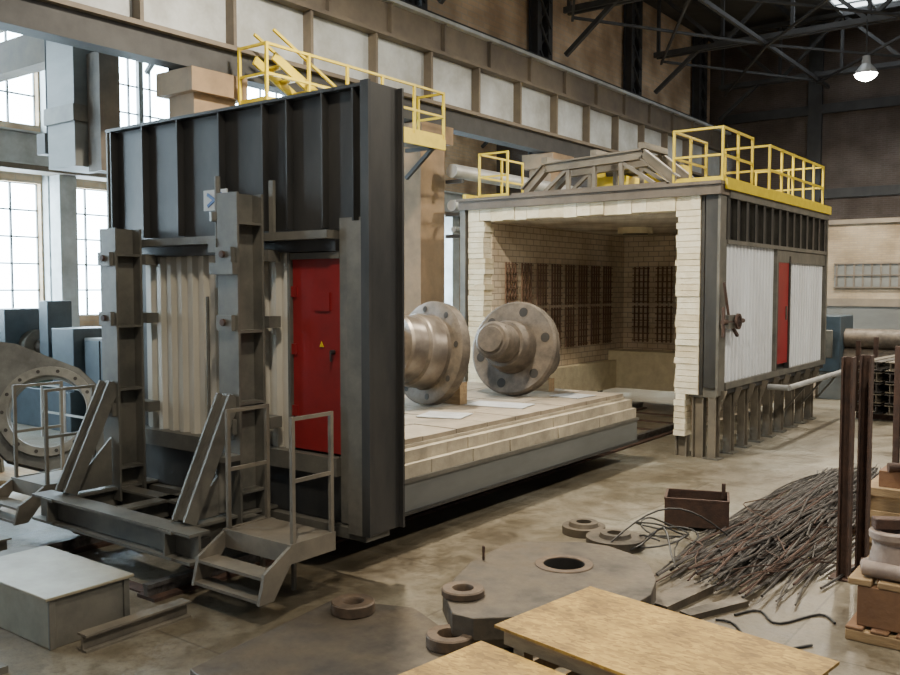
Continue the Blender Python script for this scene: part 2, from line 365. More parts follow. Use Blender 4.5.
b.box(-16.0,-15.1,8.9,9.7,5.4,7.9,'skirt'); b.box(-16.05,-15.05,8.85,9.75,6.2,6.5,'steel'); b.box(-15.0,-14.6,9.1,9.5,5.3,7.4,'roofedge'); b.beam((-15.5,9.35,7.9),(-15.5,9.35,8.05),.3,.3,'truss'); b.beam((-15.5,8.4,8.03),(-15.5,10.4,8.03),.2,.1,'truss'); b.beam((-15.8,9.3,5.6),(-14.7,9.3,5.6),.3,.15,'steel')
b.cyl((-16.9,9.4,8.7),(-16.9,9.4,6.2),.03,'cable',8); b.box(-17.05,-16.75,9.25,9.55,5.8,6.2,'dark')
b.done()
def hibay(x,y,z,e,name='high_bay_lamp'):
    b=MB(name); b.lathe((x,y,z),(0,0,1),[(0,.30,'pipe'),(.10,.27,'pipe'),(.28,.12,'pipe'),(.5,.1,'pipe'),(.5,0,'pipe')],'pipe',24)
    b.cyl((x,y,z+.5),(x,y,10.6),.02,'cable',6); b.lathe((x,y,z+.03),(0,0,-1),[(0,.27),(.08,.27),(.15,.2),(.2,.1),(.21,0)],'lamp',24)
    ob=b.done()
    l=bpy.data.lights.new('lamp_light','AREA'); l.shape='DISK'; l.size=.55; l.energy=e; l.color=(1,.88,.69)
    o=bpy.data.objects.new('lamp_light',l); o.parent=ob; o.location=(0,0,-.05); bpy.context.scene.collection.objects.link(o)
for p in ((-5.8,26.9,9.1,1300),(-6.9,19.0,9.6,800),(-8.2,9.8,9.9,1500),(-3.6,3.0,9.9,550),(1.5,14,9.9,650),(1.5,6,9.9,300),(1.5,23,9.9,850),(-18,24,9.5,300)): hibay(*p)

# ------------------------------------------------------------------ furnace
X0,X1,Y0,Y1=-11.7,-5.86,16.1,23.4; ZT=5.15
b=MB('bogie_hearth_furnace')
ix0,ix1,iy1,iz1=-11.1,-6.69,22.9,4.65
b.box(X0+.1,ix0,Y0+.25,Y1-.1,.45,ZT-.2,'wallx'); b.box(ix1,X1-.15,Y0+.25,Y1-.1,1.35,ZT-.2,'wallx'); b.box(ix1,ix1+.25,Y0+.25,Y1-.1,.5,1.35,'wallx')
b.box(X0+.1,X1-.15,iy1,Y1-.11,.45,ZT-.2,'wally'); b.box(ix0,ix1,Y0+.25,iy1,iz1,ZT-.2,'roofin')
b.box(ix0,ix1,22.0,iy1,.5,1.5,'lining'); b.box(ix0,ix0+.25,Y0+.3,iy1,.5,1.25,'lining')
z=.4; i=0
while z<ZT-.25:
    h=.115; j=random.uniform(-.018,.018); k=('lining','lining2')[random.random()<.6]
    if z+h<=iz1+.02:
        b.box(ix0-.42,ix0+.0+random.uniform(-.02,.02),Y0-.06+j,Y0+.3,z,z+h-.008,k)
        xr=ix1+.45 if z>1.15 else ix1+.2
        b.box(ix1+random.uniform(-.03,.02),xr,Y0-.06-j,Y0+.3,z,z+h-.008,k)
    z+=h
x=ix0-.42
while x<ix1+.44:
    w=.30; k=('lining','lining2')[random.random()<.6]
    b.box(x,min(x+w-.008,ix1+.45),Y0-.06+random.uniform(-.015,.015),Y0+.3,iz1+random.uniform(-.015,.015),ZT-.24,k); x+=w
b.box(X0-.03,X1+.03,Y0-.16,Y0+.3,ZT-.24,ZT-.06,'roofedge'); b.box(X0-.05,X1+.05,Y0-.22,Y1+.05,ZT-.06,ZT,'roofedge')
b.box(X0-.02,X0+.12,Y0-.1,Y0+.3,.45,ZT-.24,'steel')
b.box(ix1+.46,ix1+.52,Y0-.02,Y0+.3,1.2,ZT-.24,'dark'); b.box(X1-.28,X1-.05,Y0-.05,Y0-.02,1.35,ZT-.24,'dark'); b.box(X1-.05,X1+.0,Y0-.06,Y0+.28,1.2,ZT-.24,'steel')
for q in range(5): b.box(X1-.28,X1-.05,Y0-.02,Y0+.0,1.5+q*.75,1.54+q*.75,'steel')
b.box(X1-.14,X1-.10,Y0+.25,Y1-.12,1.35,ZT-.1,'dark')
b.box(X1-.12,X1+.03,Y0+.28,Y1,4.02,4.10,'steel'); b.box(X1-.12,X1+.03,Y0+.28,Y1,1.30,1.42,'steel'); b.box(X1-.1,X1+.05,Y0+.3,Y1,ZT-.28,ZT-.07,'steel')
y=Y0+.32
while y<Y1-.1:
    b.box(X1-.1,X1+.0,y-.02,y+.02,4.1,ZT-.28,'steel'); b.box(X1-.0,X1+.02,y-.07,y+.07,4.1,ZT-.28,'dark'); y+=.52
b.corr((X1-.08,Y0+.32,0),(0,1,0),2.95,1.42,4.02,(1,0,0),'white',.2,.045)
b.corr((X1-.08,20.45,0),(0,1,0),2.85,1.42,3.75,(1,0,0),'white',.2,.045)
b.box(X1-.09,X1+.03,Y0+3.27,Y0+3.35,1.42,4.02,'steel'); b.box(X1-.07,X1-.01,Y0+3.42,Y0+4.24,1.55,3.75,'red'); b.box(X1-.09,X1+.02,Y0+3.35,Y0+3.42,1.42,3.9,'dark'); b.box(X1-.09,X1+.02,Y0+4.24,Y0+4.32,1.42,3.9,'dark')
b.box(X1-.1,X1,Y0+3.36,Y1-.1,3.75,4.01,'steel'); b.box(X1-.09,X1+.04,Y1-.1,Y1+.01,1.3,ZT-.07,'steel')
b.box(X1-.01,X1+.02,Y0+4.05,Y0+4.09,2.5,2.8,'steel')
b.box(X0,X0+.09,Y0+.31,Y1,.45,ZT-.07,'steel'); b.box(X0+.1,X1-.1,Y1-.1,Y1-.02,.46,ZT-.07,'steel'); 
y=Y0+.12
while y<Y1:
    b.hbeam((X1-.13,y,0.03),(X1-.13,y,1.2),.15,.22,'beige',up=(0,1,0)); b.box(X1-.28,X1+.02,y-.15,y+.15,0,.03,'steel')
    b.extr([(X1-.05,y-.01,1.29),(X1+.12,y-.01,1.29),(X1-.05,y-.01,.8)],(0,.02,0),'beige'); y+=.8
for x in (ix1+.1,ix1+.42): b.hbeam((x,Y0+.1,0),(x,Y0+.1,1.15 if x>ix1+.3 else .4),.16,.22,'beige',up=(1,0,0))
b.box(ix1+.25,X1-.05,Y0+.0,Y0+.22,1.16,1.34,'steel'); b.box(X1-.5,X1-.01,Y0+.3,Y1,1.2,1.3,'dark')
y=Y0+.1
while y<Y1: b.hbeam((X0+.15,y,0),(X0+.15,y,.45),.22,.26,'steel',up=(1,0,0)); y+=1.2
b.cyl((X1+.42,19.0,1.12),(X1+.42,23.6,1.12),.06,'pipe',12); b.cyl((X1+.42,19.0,1.12),(X1,19.0,1.12),.06,'pipe',12)
for y in (20.2,21.5,22.8): b.beam((X1,y,1.05),(X1+.42,y,1.05),.05,.06,'steel'); b.beam((X1+.42,y,1.05),(X1,y,.5),.04,.04,'steel')
# clamp mechanism near the corner
b.box(X1,X1+.16,Y0+.0,Y0+.4,2.45,2.7,'steel'); b.cyl((X1+.12,Y0-.2,2.58),(X1+.12,Y0+.9,2.58),.045,'rust',10); b.lathe((X1+.2,Y0+.35,2.58),(1,0,0),[(0,.10),(0,.15),(.04,.15),(.04,.10),(0,.10)],'rust',20)
for a in range(3):
    q=a*math.pi/3; b.beam((X1+.22,Y0+.35-.13*math.cos(q),2.58-.13*math.sin(q)),(X1+.22,Y0+.35+.13*math.cos(q),2.58+.13*math.sin(q)),.02,.02,'rust')
b.beam((X1+.1,Y0-.1,2.3),(X1+.1,Y0-.1,2.85),.05,.05,'rust',(0,1,0)); b.beam((X1+.1,Y0+.2,2.6),(X1+.1,Y0-.1,3.3),.04,.04,'rust',(0,1,0)); b.beam((X1+.12,Y0+.15,2.58),(X1+.12,Y0+.6,2.3),.05,.05,'rust')
# heating elements
for r0 in (1.72,2.78):
    y=Y0+.7
    while y<21.8:
        for q in range(4):
            b.box(ix0+.05,ix0+.08,y+q*.13,y+q*.13+.035,r0,r0+1.0,'elem')
        for q in range(6): b.box(ix0+.08,ix0+.10,y-.04,y+.46,r0+.04+q*.18,r0+.068+q*.18,'elem')
        y+=.68
    x=ix0+.35
    while x<ix1-.55:
        for q in range(4): b.box(x+q*.13,x+q*.13+.035,iy1-.08,iy1-.05,r0,r0+1.0,'elem')
        for q in range(6): b.box(x-.04,x+.46,iy1-.10,iy1-.08,r0+.04+q*.18,r0+.068+q*.18,'elem')
        x+=.68
b.cyl((-9.4,20,iz1-.14),(-9.4,20,iz1+.05),.42,'lining',28); b.cyl((-9.4,20,iz1-.16),(-9.4,20,iz1-.13),.3,'beige',28)
for y in (16.35,17.3):
    P=[(-10.25,y,ZT+.1),(-9.75,y,5.72),(-7.55,y,5.82),(-6.85,y,ZT+.1)]
    for i in range(3): b.hbeam(P[i],P[i+1],.16,.2,'beige',t=.03)
    for x,zz in ((-9.2,5.68),(-8.6,5.70),(-8.0,5.73)): b.beam((x,y,ZT+.08),(x,y,zz),.08,.08,'beige',(0,1,0))
    b.beam((-9.75,y,ZT+.08),(-9.2,y,5.68),.07,.07,'beige'); b.beam((-8.0,y,5.7),(-7.3,y,ZT+.08),.07,.07,'beige')
for x,zz in ((-9.75,5.88),(-8.6,5.93),(-7.55,5.98)): b.beam((x,16.3,zz),(x,17.4,zz),.14,.12,'beige')
b.box(-10.5,-6.99,16.2,17.4,ZT,ZT+.08,'roofedge')
for x in (-9.0,-8.2): b.box(x,x+.5,17.6,18.3,ZT,ZT+.45,'yellow')
b.cyl((-9.2,17.95,ZT+.6),(-7.4,17.95,ZT+.6),.14,'dark',14); b.box(-7.5,-7.3,17.8,18.1,ZT,ZT+.6,'yellow'); b.box(-9.3,-9.1,17.8,18.1,ZT,ZT+.6,'yellow')
b.box(X1+.055,X1+.10,Y0,Y1,ZT-.14,ZT+.05,'yellow')
railing(b,[(-6.9,18.0,ZT),(-6.9,16.35,ZT),(-5.95,16.35,ZT),(-5.95,18.0,ZT)],1.05,posts=.85)
railing(b,[(-6.9,19.1,ZT),(-5.95,19.1,ZT),(-5.95,23.3,ZT),(-7.6,23.3,ZT)],1.05,posts=.9)
railing(b,[(-11.55,18.3,ZT),(-11.55,16.5,ZT),(-10.8,16.5,ZT)],1.05,posts=.9)
b.box(X0-.02,X0+.06,Y0,Y1,ZT+.001,ZT+.12,'yellow')
b.done()

# ------------------------------------------------------------------ rails
b=MB('rail_track')
for x in (-7.9,-10.1):
    b.box(x-.15,x+.15,5.32,22.0,0,.035,'rust'); b.box(x-.03,x+.03,5.32,22.0,.035,.12,'rod'); b.box(x-.05,x+.05,5.32,22.0,.12,.16,'rod')
for i in range(14): b.box(-9.9,-8.1,5.4+i*1.2,5.55+i*1.2,0,.02,'rust')
b.done()
# ------------------------------------------------------------------ car
cx0,cx1,cy0,cy1=-10.95,-6.95,7.5,14.95
b=MB('hearth_car')
b.box(cx0,cx1,cy0,cy1,.44,.80,'skirt'); b.box(cx0-.02,cx1+.03,cy0,cy1+.02,.80,.85,'steel'); b.box(cx0-.02,cx1+.03,cy0,cy1+.02,.40,.44,'dark')
y=cy0
while y<cy1-.05:
    w=.46; e=min(y+w-.006,cy1-.03)
    b.box(cx1-.3,cx1+random.uniform(-.012,.01),y,e,.85,1.02,'hearthside'); b.box(cx1-.5,cx1-.09+random.uniform(-.01,.01),y,e,1.02,1.17,'hearthside'); y+=w
b.box(cx0+.03,cx1-.31,cy0,cy1-.04,.86,1.16,'hearthside'); 
b.box(cx0+.3,cx1-.2,cy0,cy1-.12,1.17,1.215,'hearthside')
y=cy0
while y<cy1-.2:
    x=cx0+.32
    while x<cx1-.4:
        b.box(x,min(x+.88,cx1-.22),y,min(y+.72,cy1-.14),1.215,1.28+random.uniform(-.004,.004),'deck'); x+=.9
    y+=.74
for x in (-8.3,-9.7): b.hbeam((x,cy0,.35),(x,cy1-.1,.35),.2,.1,'dark')
for y in (8.6,10.4,12.2,14.0):
    b.cyl((-10.3,y,.36),(-7.7,y,.36),.06,'dark',12)
    for x in (-10.15,-7.95): b.cyl((x,y,.365),(x+.1,y,.365),.2,'rust',24)
b.done()
# ------------------------------------------------------------------ door end-wall on the car
b=MB('furnace_door')
dx0,dx1=-10.95,-6.25
b.box(dx0+.04,dx1-.05,7.12,7.28,.63,5.28,'dark')
b.box(dx0+.04,dx1-.05,7.0,7.12,3.83,5.28,'dark')
for x in (-10.85,-10.15,-9.42,-8.62,-7.85,-7.45,-6.9,-6.45): b.box(x-.012,x+.012,6.90,7.0,3.85,5.28,'dark')
b.box(dx0-.02,dx1-.05,6.90,7.36,5.285,5.32,'dark')
b.box(dx0,dx1-.5,6.82,7.11,3.73,3.82,'steel'); b.box(dx0+.04,dx1-.5,6.95,7.11,3.6,3.73,'dark')
b.box(-6.72,dx1-.05,6.98,7.01,.64,3.95,'steel'); b.box(-6.72,-6.69,7.01,7.11,.64,3.8,'steel'); b.box(dx1-.04,dx1,6.90,7.40,.58,5.33,'dark')
b.box(-6.50,dx1-.05,6.86,6.90,.58,3.9,'steel'); b.box(-6.42,-6.39,6.9,6.98,.58,3.9,'dark')
for z in (1.5,2.3,3.1): b.box(-6.48,dx1-.05,6.9,6.98,z,z+.02,'steel')
b.box(dx1-.05,dx1+.06,6.86,6.90,.58,5.33,'dark'); b.box(dx1-.04,dx1+.06,7.40,7.43,.58,5.33,'dark')
b.corr((-10.4,7.1,0),(1,0,0),2.85,1.35,3.6,(0,-1,0),'cream',.22,.06)
b.box(-7.54,-7.50,6.98,7.115,1.36,3.6,'steel'); b.box(-7.49,-6.75,7.02,7.1,1.38,3.52,'red'); b.box(-7.49,-6.73,6.98,7.115,3.52,3.59,'steel')
for z in (1.75,2.45,3.1): b.box(-7.5,-7.42,7.0,7.03,z,z+.12,'red')
b.cyl((-6.85,7.02,2.5),(-6.85,6.97,2.5),.025,'dark',10); b.box(-6.86,-6.84,6.96,6.97,2.4,2.5,'dark')
b.extr([(-7.06,7.015,2.55),(-7.0,7.015,2.55),(-7.03,7.015,2.61)],(0,-.01,0),'yellow')
b.box(-7.12,-6.9,7.0,7.02,2.95,3.15,'red')
b.box(dx0,-6.73,6.92,7.11,1.15,1.35,'steel'); b.box(dx0+.05,-6.73,7.02,7.11,.63,1.15,'dark'); b.box(dx0,dx1-.05,6.92,7.3,.5,.62,'steel')
b.box(dx0,dx0+.03,6.9,7.3,.63,5.28,'steel')
b.box(-10.85,-6.75,7.285,7.48,1.3,4.6,'lining')
def strong(x,top):
    b.hbeam((x,6.62,.5),(x,6.62,top),.34,.38,'steel',up=(0,1,0),t=.03)
    for z in (.9,1.9,2.7,top-.35): b.box(x-.165,x+.165,6.46,6.78,z,z+.03,'steel')
    for z in (1.6,2.75,3.5):
        b.box(x-.24,x+.24,6.815,6.99,z,z+.13,'steel'); b.box(x-.13,x+.13,6.37,6.425,z-.02,z+.15,'steel'); b.cyl((x,6.34,z+.07),(x,6.37,z+.07),.04,'rust',8)
    for q in (-.10,.10): b.beam((x+q,5.80,.70),(x+q,6.42,2.0),.03,.17,'steel',(0,1,0))
    b.beam((x,5.80,.72),(x,6.42,2.02),.17,.03,'steel',(0,1,0))
    b.extr([(x-.015,5.8,.69),(x-.015,6.42,.69),(x-.015,6.42,1.3)],(.03,0,0),'steel')
strong(-10.22,3.95); strong(-7.9,4.25)
b.cyl((-8.14,6.5,3.2),(-8.14,6.5,4.45),.035,'steel',10); b.box(-8.22,-8.08,6.42,6.58,3.6,3.75,'steel'); b.cyl((-8.14,6.5,3.95),(-8.14,6.5,4.05),.09,'steel',12)
b.box(-8.12,-7.72,6.35,6.42,3.35,3.48,'steel'); b.beam((-7.62,6.84,3.82),(-7.62,6.84,4.4),.07,.04,'steel'); b.cyl((-8.5,6.62,1.4),(-8.5,6.62,3.1),.02,'steel',8)
b.cyl((-7.9,6.3,.72),(-7.9,6.3,1.3),.06,'steel',12); b.box(-8.1,-7.7,6.2,6.42,1.3,1.36,'steel')
b.box(-8.80,-8.38,6.82,6.84,4.12,4.36,'signw'); b.beam((-8.72,6.815,4.17),(-8.46,6.815,4.31),.012,.035,'signb'); b.beam((-8.72,6.812,4.31),(-8.46,6.812,4.17),.012,.035,'signb'); b.box(-8.61,-8.57,6.84,7.0,4.2,4.3,'steel')
for x in (-10.22,-7.9): b.hbeam((x,5.55,.52),(x,7.3,.52),.24,.30,'steel',t=.03)
b.hbeam((-10.6,5.7,.52),(-7.5,5.7,.52),.26,.32,'steel',t=.03); b.hbeam((-10.8,6.55,.52),(-7.4,6.55,.52),.2,.26,'steel',t=.03)
b.hbeam((-9.2,5.84,.52),(-9.2,6.9,.52),.2,.26,'steel',t=.03)
for x in (-10.1,-7.9):
    for y in (5.95,6.9): b.cyl((x-.05,y,.33),(x+.05,y,.33),.165,'rust',20); b.box(x-.1,x+.1,y-.12,y+.12,.36,.5,'dark')
b.done()
def stair(name,x0,x1,y0,y1,zt):
    b=MB(name); k='beige'
    b.box(x0+.04,x1-.04,y0+.03,y1,zt-.05,zt,'beige')
    for x in (x0,x1-.04): b.box(x,x+.04,y0+.03,y1,zt-.18,zt+.01,k)
    b.box(x0,x1,y0,y0+.03,zt-.18,zt+.01,k)
    for x in (x0,x1-.04):
        b.extr([(x,y0,zt-.01),(x,y0-.33,zt-.20),(x,y0-.40,.22),(x,y0-.22,.22),(x,y0,zt-.18)],(.04,0,0),k)
    b.box(x0+.04,x1-.04,y0-.34,y0-.1,zt-.26,zt-.23,'beige'); b.box(x0+.04,x1-.04,y0-.39,y0-.2,.23,.26,'beige') 
    b.beam((x0+.02,y1-.1,0),(x0+.02,y1-.1,zt-.18),.04,.04,k,(0,1,0)); b.beam((x0+.45,y1-.05,0),(x0+.45,y1-.05,zt-.05),.04,.04,k,(0,1,0))
    for x in (x0+.03,x1-.03):
        for y in (y0+.06,y1-.03):
            b.beam((x,y,zt-.0),(x,y,zt+1.25),.04,.04,k,(0,1,0))
        for h in (.62,1.23): b.beam((x,y0+.08,zt+h),(x,y1-.05,zt+h),.036,.036,k)
    b.done()
stair('access_steps',-7.36,-6.34,5.88,6.5,.7)
stair('access_steps',-11.85,-11.0,5.95,6.7,.65)

# ------------------------------------------------------------------ flanged shafts
def shaft(name,o,ax,prof,holes,hr,hd,hz):
    b=MB(name); sd,u=b.lathe(o,ax,prof,'forged',56); o=V(o); a=V(ax).normalized()
    for i in range(holes):
        q=2*math.pi*(i+.3)/holes; c=o+a*hd+(sd*math.cos(q)+u*math.sin(q))*hr
        b.cyl(c-a*.003,c+a*.02,hz*1.25,'forged',20); b.cyl(c-a*.008,c+a*.02,hz,'black',20)  # bolt holes are slightly proud black discs, their inner shade painted on
    return b
def place(cx,cy,dirx,diry,R,ft,tilt,deckz=1.285):
    n=math.hypot(dirx,diry); ax=V((-dirx/n*math.cos(tilt),-diry/n*math.cos(tilt),-math.sin(tilt)))
    c=V((cx,cy,deckz+R*math.cos(tilt)+.03)); return c-ax*ft,ax
o,ax=place(-8.62,13.35,.06,-1,.85,.80,.24)
P=[(0,0),(0,.22),(.04,.24,),(.04,.28),(.08,.33),(.45,.34),(.45,.40),(.50,.43),(.68,.46),(.80,.48),(.80,.81),(.83,.85),(.97,.85),(1.0,.81),(1.0,.5),(1.08,.44),(1.35,.42),(1.35,.36),(2.0,.36),(2.0,.2),(2.0,0)]
b=shaft('flanged_shaft',o,ax,P,6,.66,.80,.085)
e=o+ax*1.8; b.box(e.x-.3,e.x+.3,e.y-.1,e.y+.1,1.285,max(1.32,e.z-.38),'wood'); b.done()
o,ax=place(-9.0,11.35,-.22,-1,.85,1.0,.17)
P=[(0,0),(0,.3,'bright'),(.04,.34,'bright'),(.3,.34,'bright'),(.3,.5,'bright'),(.34,.53,'bright'),(.62,.53,'bright'),(.66,.57,'forged'),(.72,.60,'bright'),(.95,.60,'bright'),(1.0,.62),(1.0,.80),(1.03,.85),(1.2,.85),(1.23,.82),(1.23,.5),(1.33,.42),(1.55,.40),(1.55,.3),(1.7,.3),(1.7,0)]
b=shaft('flanged_shaft',o,ax,P,8,.73,1.0,.05)
e=o+ax*1.5; b.box(e.x-.3,e.x+.3,e.y-.1,e.y+.1,1.285,max(1.32,e.z-.42),'wood'); b.done()
b=MB('packing_sheet')
for x,y,a,w in ((-8.05,12.1,.2,1.0),(-7.7,13.9,-.1,.6),(-8.05,10.6,.3,.7)): b.obox((x,y,1.292+.004*a),(w,.6,.01),a,'paper')
b.done()

# ------------------------------------------------------------------ foreground
b=MB('bored_plate')
poly=[(-.07,8.2),(.02,7.62),(.2,7.5),(1.32,7.6),(1.62,7.8),(1.86,8.1),(2.0,8.5),(2.05,8.95),(1.98,9.3),(1.75,9.65),(1.5,9.8),(.85,9.83),(.6,9.72),(.2,9.05)]
hc=(1.17,9.0)
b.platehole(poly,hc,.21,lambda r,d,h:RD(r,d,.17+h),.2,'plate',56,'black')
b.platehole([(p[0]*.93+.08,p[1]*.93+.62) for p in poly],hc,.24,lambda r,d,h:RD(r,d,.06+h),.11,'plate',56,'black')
for p in ((.3,8.0),(1.5,8.1),(1.7,9.2),(.8,9.4)): b.cyl(RD(*p,0),RD(*p,.08),.1,'rust',10)
b.lathe(RD(1.17,9.0,.37),(0,0,1),[(0,.30),(.012,.30),(.012,.21),(0,.21)],'plate2',40)
b.cyl(RD(.35,9.15,.37),RD(.35,9.15,.52),.015,'rust',8)
b.done(.008)
def ring(r,d,z,R,ri,h):
    b=MB('steel_ring'); b.lathe(RD(r,d,z),(0,0,1),[(0,ri),(0,R-.01),(.01,R),(h-.012,R),(h,R-.012),(h,ri+.012),(h-.02,ri),(0,ri)],'plate2',44); b.done()
ring(.12,8.08,.372,.2,.09,.07); ring(-.93,8.38,.102,.21,.095,.11); ring(0.0,7.58,.102,.21,.10,.11)
b=MB('base_plate'); 
b.extr([RD(*p,.0) for p in ((-2.12,7.1),(-1.14,8.78),(-.75,8.62),(-.35,8.5),(-.1,8.05),(-.02,7.3),(-.4,6.4),(-1.2,6.0))],(0,0,.1),'plate'); b.done(.008)
def boards(name,A,u,w,L,W,z):
    b=MB(name); A=V((A[0],A[1])); u=V(u).normalized(); w=V(w).normalized()
    def q(a,c,z): p=A+u*a+w*c; return RD(p.x,p.y,z)
    b.extr([q(0,0,z-.02),q(L,0,z-.02),q(L,W,z-.02),q(0,W,z-.02)],(0,0,.02),'osb')
    g=.05
    b.extr([q(g,g,z-.14),q(L-g,g,z-.14),q(L-g,W-g,z-.14),q(g,W-g,z-.14)],(0,0,.11),'wood')
    for a,c in ((.1,.1),(L-.2,.1),(.1,W-.2),(L-.2,W-.2),(L/2,.1),(L/2,W-.2)):
        b.extr([q(a,c,0),q(a+.1,c,0),q(a+.1,c+.1,0),q(a,c+.1,0)],(0,0,z-.14),'wood')
    for zz in (.1,.32,.54):
        if zz+.14>z-.14: continue
        for c in (.06,W-.09): b.extr([q(.06,c,zz),q(L-.06,c,zz),q(L-.06,c+.03,zz),q(.06,c+.03,zz)],(0,0,.14),'wood')
        for a in (.06,L-.09): b.extr([q(a,.1,zz),q(a+.03,.1,zz),q(a+.03,W-.1,zz),q(a,W-.1,zz)],(0,0,.14),'wood')
    b.done()
boards('osb_topped_crate',(1.13,7.06),(1.33,-1.40),(-.79,-.80),2.0,1.16,.8)
boards('osb_topped_crate',(.22,6.20),(1.33,-1.40),(-.79,-.80),2.0,1.05,.7)

b=MB('steel_bar_pile')
for i in range(330):
    u0=random.gauss(.5,.26); u0=min(1.02,max(0,u0)); x=-3.98+1.35*u0; y0=9.4+random.uniform(-.6,3.0); L=random.uniform(3.6,6.0); layer=random.random()
    L=min(L,16.2-y0)
    z=.012+layer*.22*max(0,1-abs((u0-.5)/.55)); a=random.gauss(0,.05); r=random.choice((.007,.009,.012,.016))
    pts=[]; bend=random.gauss(0,.12); b2=random.gauss(0,.05)
    for j in range(9):
        t=j/8; pts.append((x+a*L*(t-.5)+bend*math.sin(math.pi*t)+b2*math.sin(2*math.pi*t),y0+L*t,z+.015*abs(math.sin(3*t+i))+ r))
    b.path(pts,r,'rod' if random.random()<.85 else 'rust',5)
for i in range(26):
    x=random.uniform(-3.8,-2.9); y=random.uniform(8.8,12.5); a=random.uniform(-.6,.6); L=random.uniform(.8,2.0); c=random.gauss(0,.2)
    b.path([(x+math.sin(a)*L*t/6+c*math.sin(math.pi*t/6),y+math.cos(a)*L*t/6,.2-.02*t+.1*math.sin(math.pi*t/6)*random.random()) for t in range(7)],.008,'rust' if i%3 else 'cable',5)
b.done()
b=MB('flat_bar_offcut')
b.obox((-3.5,8.6,.04),(.26,.9,.08),-.15,'plate'); b.obox((-3.1,8.5,.03),(.15,.8,.06),-.4,'plate'); b.done()
b=MB('steel_tote_box')
cx,cy=-4.44,11.45; a=.35
def tb(lx,ly,z,sx,sy,sz,k):
    R=Matrix.Rotation(a,3,'Z'); p=R@V((lx,ly,0)); b.obox((cx+p.x,cy+p.y,z),(sx,sy,sz),a,k)
tb(0,0,.06,.76,.53,.02,'rust'); tb(0,.28,.23,.8,.02,.34,'rust'); tb(0,-.28,.23,.8,.02,.34,'rust'); tb(.4,0,.23,.02,.54,.34,'rust'); tb(-.4,0,.23,.02,.54,.34,'rust')
for q in (-.4,.4): tb(q,0,.415,.03,.53,.03,'rust')
for q in (-.28,.28): tb(0,q,.415,.82,.03,.03,'rust')
tb(-.3,0,.025,.1,.5,.05,'wood'); tb(.3,0,.025,.1,.5,.05,'wood'); tb(0,0,.17,.5,.3,.2,'plate'); tb(.34,.24,.45,.05,.05,.2,'rust')
b.done()
b=MB('cast_flange')
for (r,d,R,h) in ((2.05,10.9,.36,.12),(1.75,11.5,.28,.1)): 
    b.lathe(RD(r,d,.002),(0,0,1),[(0,.1),(0,R),(h,R),(h,.2),(h+.05,.18),(h+.05,.1),(0,.1)],'plate',36)
b.done()
b=MB('welding_cables')
def loop(c,R,n,z,ecc=1,ph=0,wob=.25):
    pts=[]
    for i in range(int(n*24)+1):
        t=i/24*2*math.pi+ph; rr=R*(1+wob*math.sin(1.7*t+ph)); pts.append((c[0]+rr*math.cos(t),c[1]+rr*ecc*math.sin(t),z+.08*(1+math.sin(1.3*t+ph))))
    return pts
b.path(loop((-4.4,10.25),.36,1.8,.03,.9),.012,'cable'); b.path(loop((-4.6,10.7),.28,1.6,.05,.8,2),.012,'cable')
b.path([(-4.6+.08*i,9.75+.25*math.sin(i*.5),.3*math.exp(-((i-4)/2.5)**2)+.03) for i in range(9)],.012,'cable')
b.path([(-4.9+.09*i,9.6+.12*i,.45*math.sin(math.pi*i/12)+.03) for i in range(13)],.011,'cable')
b.done()
b=MB('power_cable')
b.path([(-2.9+.06*i,8.5+.18*math.sin(i*.7)+i*.03,.014) for i in range(15)],.012,'cable'); b.path([(-3.0+.07*i,8.05+.25*math.sin(i*.45+1),.014) for i in range(14)],.012,'cable'); b.done()

b=MB('stanchion_rack')
for x,y in ((-2.33,10.35),(-2.23,10.75)):
    b.hbeam((x,y,0),(x,y,2.45),.15,.12,'rust',up=(1,0,0),t=.02); b.box(x-.13,x+.13,y-.13,y+.13,0,.02,'rust')
b.hbeam((-2.2,10.55,.12),(-.6,10.85,.12),.14,.14,'rust')
b.done()
b=MB('rusty_plate_stack')
for i in range(4): b.obox((-2.2+.07*i,14.0,1.35),(.03,1.5,2.0),-.12,'rust')
for y in (13.5,14.5): b.box(-2.4,-1.7,y-.06,y+.06,0,.33,'rust'); b.beam((-2.4,y,.1),(-2.4,y,2.4),.08,.08,'rust',(0,1,0)); b.beam((-1.7,y,.1),(-1.7,y,2.4),.08,.08,'rust',(0,1,0))
b.done()
b=MB('wooden_crate')
b.box(-2.45,-1.0,11.7,12.7,.12,.75,'wood')
for x in (-2.47,-1.8,-1.08): b.box(x,x+.1,11.67,11.7,.08,.78,'wood')
for z in (.1,.4,.68): b.box(-2.47,-.98,11.65,11.67,z,z+.1,'wood')
for x in (-2.35,-1.75,-1.15): b.box(x,x+.1,11.7,12.7,0,.12,'wood')
b.box(-2.3,-1.4,11.9,12.5,.75,.95,'brown'); b.cyl((-2.2,11.9,1.0),(-1.4,12.3,1.0),.06,'rust',12); b.done(.005)
b=MB('loaded_pallet')
px,py=-1.3,9.1
for q in (-.5,0,.5): b.box(px-.6,px+.6,py+q-.06,py+q+.06,.0,.1,'wood')
for i in range(6): b.box(px-.6+i*.21,px-.6+i*.21+.15,py-.56,py+.56,.1,.13,'brown')
for q in (-.42,.42): b.box(px-.52,px+.52,py+q-.07,py+q+.07,.13,.5,'brown')
for i in range(5): b.box(px-.6+i*.25,px-.6+i*.25+.2,py-.5,py+.5,.5,.56,'wood')
b.lathe((px-.3,py-.15,.56),(0,0,1),[(0,0),(0,.26),(.08,.27),(.1,.2),(.3,.16),(.34,.2),(.4,.2),(.4,.1),(.2,.1),(.2,0)],'casting',24)
b.lathe((px+.25,py+.1,.56),(0,0,1),[(0,0),(0,.3),(.1,.3),(.14,.22),(.45,.18),(.45,.0)],'casting',24)
